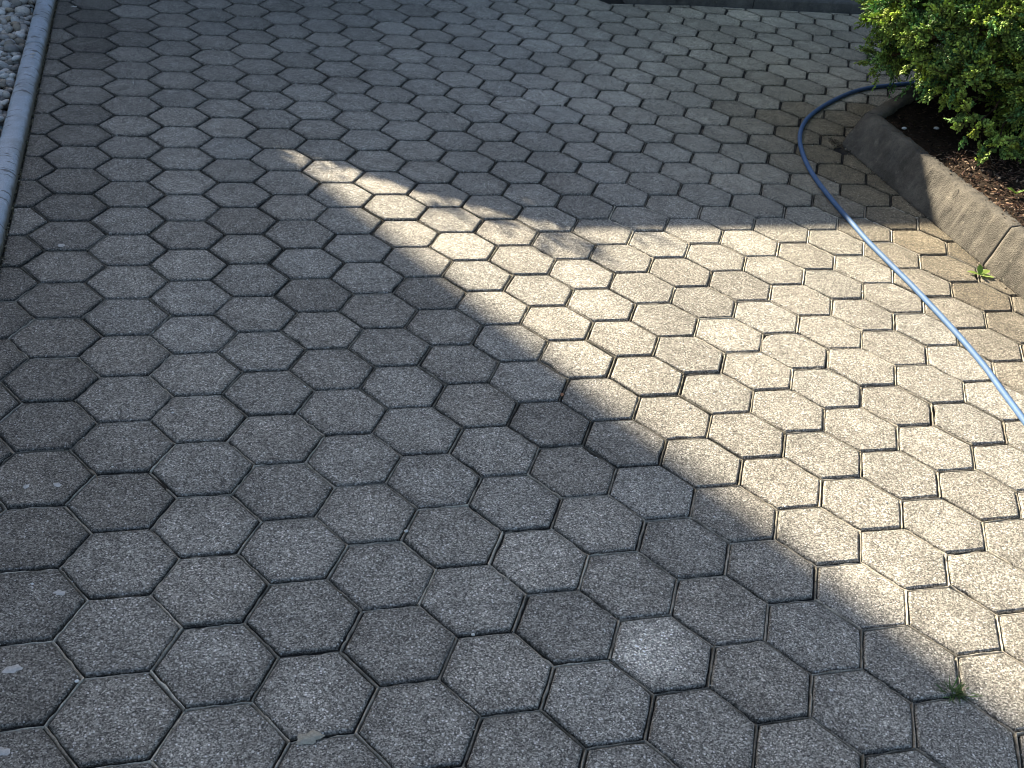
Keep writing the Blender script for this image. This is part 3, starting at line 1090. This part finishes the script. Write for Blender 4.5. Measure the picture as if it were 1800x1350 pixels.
for i in range(5200):
    c_ = r2.randint(-3, 24); k_ = r2.randint(-8, 34); e_ = r2.randint(0, 2)
    A_, B_ = hexv(c_, k_, e_), hexv(c_, k_, e_ + 1)
    t = r2.random(); pnt = A_ + (B_ - A_) * t
    x = pnt[0] + r2.gauss(0, .0025); y = pnt[1] + r2.gauss(0, .0025)
    if x < -.34 or (x > 2.85 and y < 2.3) or vnz(x * 2, y * 2) < r2.random() * .8: continue
    z = float(zf(x, y)) - .003 + r2.uniform(-.001, .002)
    L = r2.uniform(.0008, .0026)
    col = np.array(r2.choice([(.16, .13, .09), (.09, .08, .06), (.30, .28, .23), (.05, .045, .035), (.07, .085, .035)]))
    b = len(lv2)
    pts = [Vector((r2.gauss(0, 1), r2.gauss(0, 1), r2.gauss(0, .6))).normalized() * L for _ in range(4)]
    for w in pts:
        lv2.append((x + w.x, y + w.y, z + w.z)); lt2.append(col)
    lf2 += [(b, b + 1, b + 2), (b, b + 2, b + 3), (b, b + 3, b + 1), (b + 1, b + 3, b + 2)]
for i in range(700):
    a = r2.uniform(0, 6.28); q = abs(r2.gauss(0, .022))
    x = 2.895 + math.cos(a) * q * .9; y = 2.20 + math.sin(a) * q * 1.6
    z = float(zf(x, y)) - .002 + max(0, .006 - q * .1) * r2.random()
    L = r2.uniform(.002, .006)
    col = np.array(r2.choice([(.16, .12, .08), (.10, .075, .05), (.24, .2, .13), (.07, .055, .04)]))
    b = len(lv2)
    pts = [Vector((r2.gauss(0, 1), r2.gauss(0, 1), r2.gauss(0, .6))).normalized() * L for _ in range(4)]
    for w in pts:
        lv2.append((x + w.x, y + w.y, z + w.z)); lt2.append(col)
    lf2 += [(b, b + 1, b + 2), (b, b + 2, b + 3), (b, b + 3, b + 1), (b + 1, b + 3, b + 2)]
for i in range(1600):
    y = r2.uniform(-.5, 4.6); x = -.353 + abs(r2.gauss(0, .006))
    z = float(zf(x, y)) + r2.uniform(-.002, .007)
    L = r2.uniform(.0015, .005)
    col = np.array(r2.choice([(.2, .17, .11), (.14, .12, .08), (.32, .29, .22), (.09, .085, .05)]))
    b = len(lv2)
    pts = [Vector((r2.gauss(0, 1), r2.gauss(0, 1), r2.gauss(0, .6))).normalized() * L for _ in range(4)]
    for w in pts:
        lv2.append((x + w.x, y + w.y, z + w.z)); lt2.append(col)
    lf2 += [(b, b + 1, b + 2), (b, b + 2, b + 3), (b, b + 3, b + 1), (b + 1, b + 3, b + 2)]
crumbs = mesh_obj('soil_crumbs', np.array(lv2), lf2, M_CHIP, tone=np.array(lt2))
tag(crumbs, 'loose brown soil crumbs lying in the joints and along the feet of the kerbs', 'soil', kind='stuff')

# pale grit over the pavers
gv_, gf_ = [], []
oc = [(1, 0, 0), (-1, 0, 0), (0, 1, 0), (0, -1, 0), (0, 0, .6), (0, 0, -.6)]
of = [(0, 2, 4), (2, 1, 4), (1, 3, 4), (3, 0, 4), (2, 0, 5), (1, 2, 5), (3, 1, 5), (0, 3, 5)]
for i in range(1500):
    y = r2.uniform(-1.1, 4.0) if r2.random() < .5 else r2.uniform(-1.1, 1.2)
    x = r2.uniform(-.33, 2.85)
    s_ = abs(r2.gauss(0, .0009)) + .0009
    if r2.random() < .04: s_ *= 1.9
    z = float(zf(x, y)) + s_ * .4
    a = r2.uniform(0, 6.28); b = len(gv_)
    for u in oc:
        gv_.append((x + (u[0] * math.cos(a) - u[1] * math.sin(a) * .7) * s_, y + (u[0] * math.sin(a) + u[1] * math.cos(a) * .7) * s_, z + u[2] * s_))
    gf_ += [tuple(k + b for k in f) for f in of]
grit = mesh_obj('grit', np.array(gv_), gf_, M_GRIT)
tag(grit, 'tiny pale grit grains scattered over the hexagonal pavers', 'grit', kind='stuff')


# ------------------------------------------------------------------ splashes, leaf, twig, stones
def splash(px_, py_, r, mat, seed, name='splash', h=.0012, asp=1.0):
    # on the surface point seen at that spot (given in metres)
    rr_ = random.Random(seed)
    V_, F_ = [], []
    n = 18
    z = float(zf(px_, py_))
    ph = rr_.uniform(0, 6.28)
    for ring, hh in ((1.0, .0008), (.6, h + .0012)):
        for i in range(n):
            a = i * 2 * math.pi / n
            q = r * ring * (1 + .22 * math.sin(2 * a + ph) + .16 * math.sin(5 * a + ph * 2) + rr_.uniform(-.1, .1))
            V_.append((math.cos(a) * q, math.sin(a) * q * asp, hh))
    V_.append((0, 0, h + .0014))
    for i in range(n):
        j = (i + 1) % n
        F_.append((i, j, n + j, n + i)); F_.append((n + i, n + j, 2 * n))
    o = mesh_obj(name, V_, F_, mat, drive, (px_, py_, z + .0008), smooth=True)
    return o


PX = {}
def ung(u, v, h=0.0):
    z = 0.
    for _ in range(30):
        d = R.T @ np.array([(u - 900) / 1997.373, (v - 675) / 1997.373, 1.])
        k = (z + h - CAM[2]) / d[2]
        a = CAM + k * d
        z = .5 * z + .5 * float(zf(a[0], a[1]))
    return a


for i, (u, v, r, m) in enumerate([(46, 856, .008, M_STAIN), (101, 853, .009, M_STAIN), (105, 1043, .010, M_STAIN), (22, 1177, .014, M_STAIN), (4, 1322, .012, M_STAIN),
                                  (544, 1298, .020, M_MUD), (108, 432, .012, M_STAIN), (130, 12, .013, M_STAIN)]):
    a = ung(u, v)
    splash(a[0], a[1], r, m, 500 + i, h=.0012 if m is M_STAIN else .004, asp=.75)
# pale drips on the left kerb
for i, (u, v, r) in enumerate([(58, 95, .010), (56, 101, .008)]):
    a = ung(u, v, .046)
    o = splash(a[0], a[1], r, M_STAIN, 520 + i, h=.001)
    o.parent = lk
    o.location = (a[0] + .39, a[1] - 1.0, a[2] + .0012)

a = ung(986, 696)
V_, F_, T_ = leaf_geo((0, 0, 0), 1.2, .016, .009, .004, (.42, .20, .10), .2)
lf_o = mesh_obj('dry_leaf', V_, F_, M_WEED, loc=(a[0], a[1] - .006, a[2] + .003), smooth=True, tone=np.array(T_))
tag(lf_o, 'tiny orange-brown leaf scrap lying in a shaded joint near the middle', 'leaf')
a = ung(165, 838)
tw = [ung(u, v) - a for u, v in ((152, 828), (161, 831), (168, 837), (172, 846), (171, 850))]
V_, F_ = tube(catmull([(q[0], q[1], .004 + .004 * math.sin(i)) for i, q in enumerate(tw)], 4), .0011, 5)
M_TWIG = mat_simple('pale_twig', (.20, .16, .12), 0.85, 0.2, 120.0, 0.3, 0.3, 0.001)
t_o = mesh_obj('twig', V_, F_, M_TWIG, loc=(a[0], a[1], a[2]))
tag(t_o, 'thin curved brown rootlet lying over a paver joint at left', 'twig')
for i, (u, v, s_, lab) in enumerate([(714, 934, .0055, 'single white pebble in a joint between shaded pavers, centre left'), (135, 1198, .005, 'white pebble resting in the joint at lower left'),
                             (831, 1116, .0045, 'round white pebble on the joint at lower centre')]):
    a = ung(u, v)
    o = bpy.data.objects.new('white_pebble', blob_mesh('white_pebble', 800 + i, s_, s_ * .8, s_ * .6, 1, .15, M_GRIT))
    COL.objects.link(o); o.location = (a[0], a[1], a[2] + .001)
    tag(o, lab, 'pebble')
for i, (u, v, s_, lab) in enumerate([(1588, 230, .012, 'pale oval pebble on dark soil near the bed corner'), (1645, 228, .013, 'pale pebble on shaded soil, under the shrub'),
                                     (1585, 183, .011, 'small grey pebble by the inner face of the rear bed kerb')]):
    a = ung(u, v, .125)
    o = bpy.data.objects.new('soil_pebble', blob_mesh('soil_pebble', 820 + i, s_, s_ * .65, s_ * .5, 2, .15, M_GRIT))
    COL.objects.link(o); o.location = (a[0], a[1], float(soil_h(a[0], a[1])) + .003)
    tag(o, lab, 'pebble')

# ------------------------------------------------------------------ what stands beyond the frame and casts the shade
def box(name, a, b, mat, parent=None, org=(0, 0, 0)):
    (ax, ay, az), (bx, by, bz) = a, b
    V_ = [(x - org[0], y - org[1], z - org[2]) for z in (az, bz) for x, y in ((ax, ay), (bx, ay), (bx, by), (ax, by))]
    F_ = [(0, 3, 2, 1), (4, 5, 6, 7), (0, 1, 5, 4), (1, 2, 6, 5), (2, 3, 7, 6), (3, 0, 4, 7)]
    return mesh_obj(name, V_, F_, mat, parent)


wall = empty('garden_wall', (-.2, 5.5, 0))
tag(wall, 'rendered garden wall beyond the far kerb', 'wall')
O = (-.2, 5.5, 0)
box('wall_body', (-.2, 5.5, -.1), (9.0, 5.72, 2.135), M_WALL, wall, O)
box('coping', (-.23, 5.47, 2.135), (9.0, 5.75, 2.19), M_BACKKERB, wall, O)

O = (-5.60, 17.37, 0)
house = empty('house', O)
house.rotation_euler = (0, 0, math.radians(36))
tag(house, 'two-storey rendered house beyond the driveway', 'house')
HO = (0, 0, 0)
box('walls', (-20.0, 0, -.1), (0, 9.0, 12.5), M_WALL, house, HO)
mesh_obj('roof', [(-20.2, -.2, 12.5), (0, 0, 12.5), (0, 9.2, 12.5), (-20.2, 9.2, 12.5), (-20.2, 4.4, 15.5), (0, 4.4, 15.5)],
         [(0, 1, 5, 4), (2, 3, 4, 5), (1, 2, 5), (3, 0, 4), (3, 2, 1, 0)], M_ROOF, house)
for zf0 in (.9, 3.9, 6.8, 9.7):
    for xw in (-16, -12, -8, -4.4, -1.9):
        w = box('window_frame', (xw - .55, -.06, zf0), (xw + .55, .02, zf0 + 1.2), M_FRAME, house, HO)
        box('pane', (xw - .48, -.065, zf0 + .07), (xw + .48, -.055, zf0 + 1.13), M_GLASS, w, HO)

hedge = empty('hedge', (-1.2, 5.5, 0))
tag(hedge, 'leafy hedge at the end of the garden wall', 'hedge')
hv, hf, ht = [], [], []
r2 = random.Random(44)
def hedge_top(x):
    return 1.90 + .62 * max(-.05, min(.56, x + .775)) + .02 * math.sin(x * 9) + .012 * math.sin(x * 23)
cnt = 0
while cnt < 9000:
    x = r2.uniform(-2.4, -.16); y = r2.uniform(5.38, 5.62); z = r2.uniform(.05, 2.45)
    top = hedge_top(x) + (.13 * r2.random() ** 3 * (1.0 if x > -.5 else .5))
    if z > top: continue
    if x > -.22 and z < 2.0: continue
    s_ = r2.uniform(.02, .04)
    M = Matrix.Rotation(r2.uniform(0, 6.28), 3, 'Z') @ Matrix.Rotation(r2.uniform(-1.3, 1.3), 3, 'X')
    b = len(hv)
    for u, v in ((-1, 0), (0, -.5), (1, 0), (0, .5)):
        w = M @ Vector((u * s_, v * s_, 0)); hv.append((x + w.x + 1.2, y + w.y - 5.5, z + w.z)); ht.append((.07, .12, .03))
    hf.append((b, b + 1, b + 2, b + 3)); cnt += 1
for u_, v_, rr_, nn_ in ((1015, 432, .055, 30), (965, 418, .05, 24), (1125, 410, .045, 18), (1045, 450, .03, 10), (860, 398, .04, 16), (800, 385, .04, 14), (745, 372, .03, 10), (585, 292, .03, 9), (1180, 425, .03, 7)):
    a = ung(u_, v_)
    zc = (5.5 - a[1]) / 1.856; xc = a[0] - .746 * zc
    for _ in range(nn_):
        s_ = r2.uniform(.012, .022)
        M = Matrix.Rotation(r2.uniform(0, 6.28), 3, 'Z') @ Matrix.Rotation(r2.uniform(-1.3, 1.3), 3, 'X')
        b = len(hv)
        ox, oz = r2.gauss(0, rr_), r2.gauss(0, rr_ * .45)
        for u, v in ((-1, 0), (0, -.5), (1, 0), (0, .5)):
            w = M @ Vector((u * s_, v * s_, 0)); hv.append((xc + ox + w.x + 1.2, r2.uniform(-.02, .02) + w.y, zc + oz - ox * .35 + w.z)); ht.append((.07, .12, .03))
        hf.append((b, b + 1, b + 2, b + 3))
mesh_obj('foliage', np.array(hv), hf, M_LEAF, hedge, tone=np.array(ht))
cv = []
xs_ = np.linspace(-2.3, -.24, 16)
for x in xs_:
    for y, z in ((5.4, 0), (5.4, hedge_top(x) - .10), (5.5, hedge_top(x) - .06), (5.6, hedge_top(x) - .10), (5.6, 0)):
        cv.append((x + 1.2, y - 5.5, z))
cf = []
for i in range(15):
    for k in range(4):
        cf.append((i * 5 + k, i * 5 + k + 1, i * 5 + 6 + k, i * 5 + 5 + k))
cf += [(0, 1, 2, 3, 4), (79, 78, 77, 76, 75)]
mesh_obj('branches', cv, cf, M_WOOD, hedge)
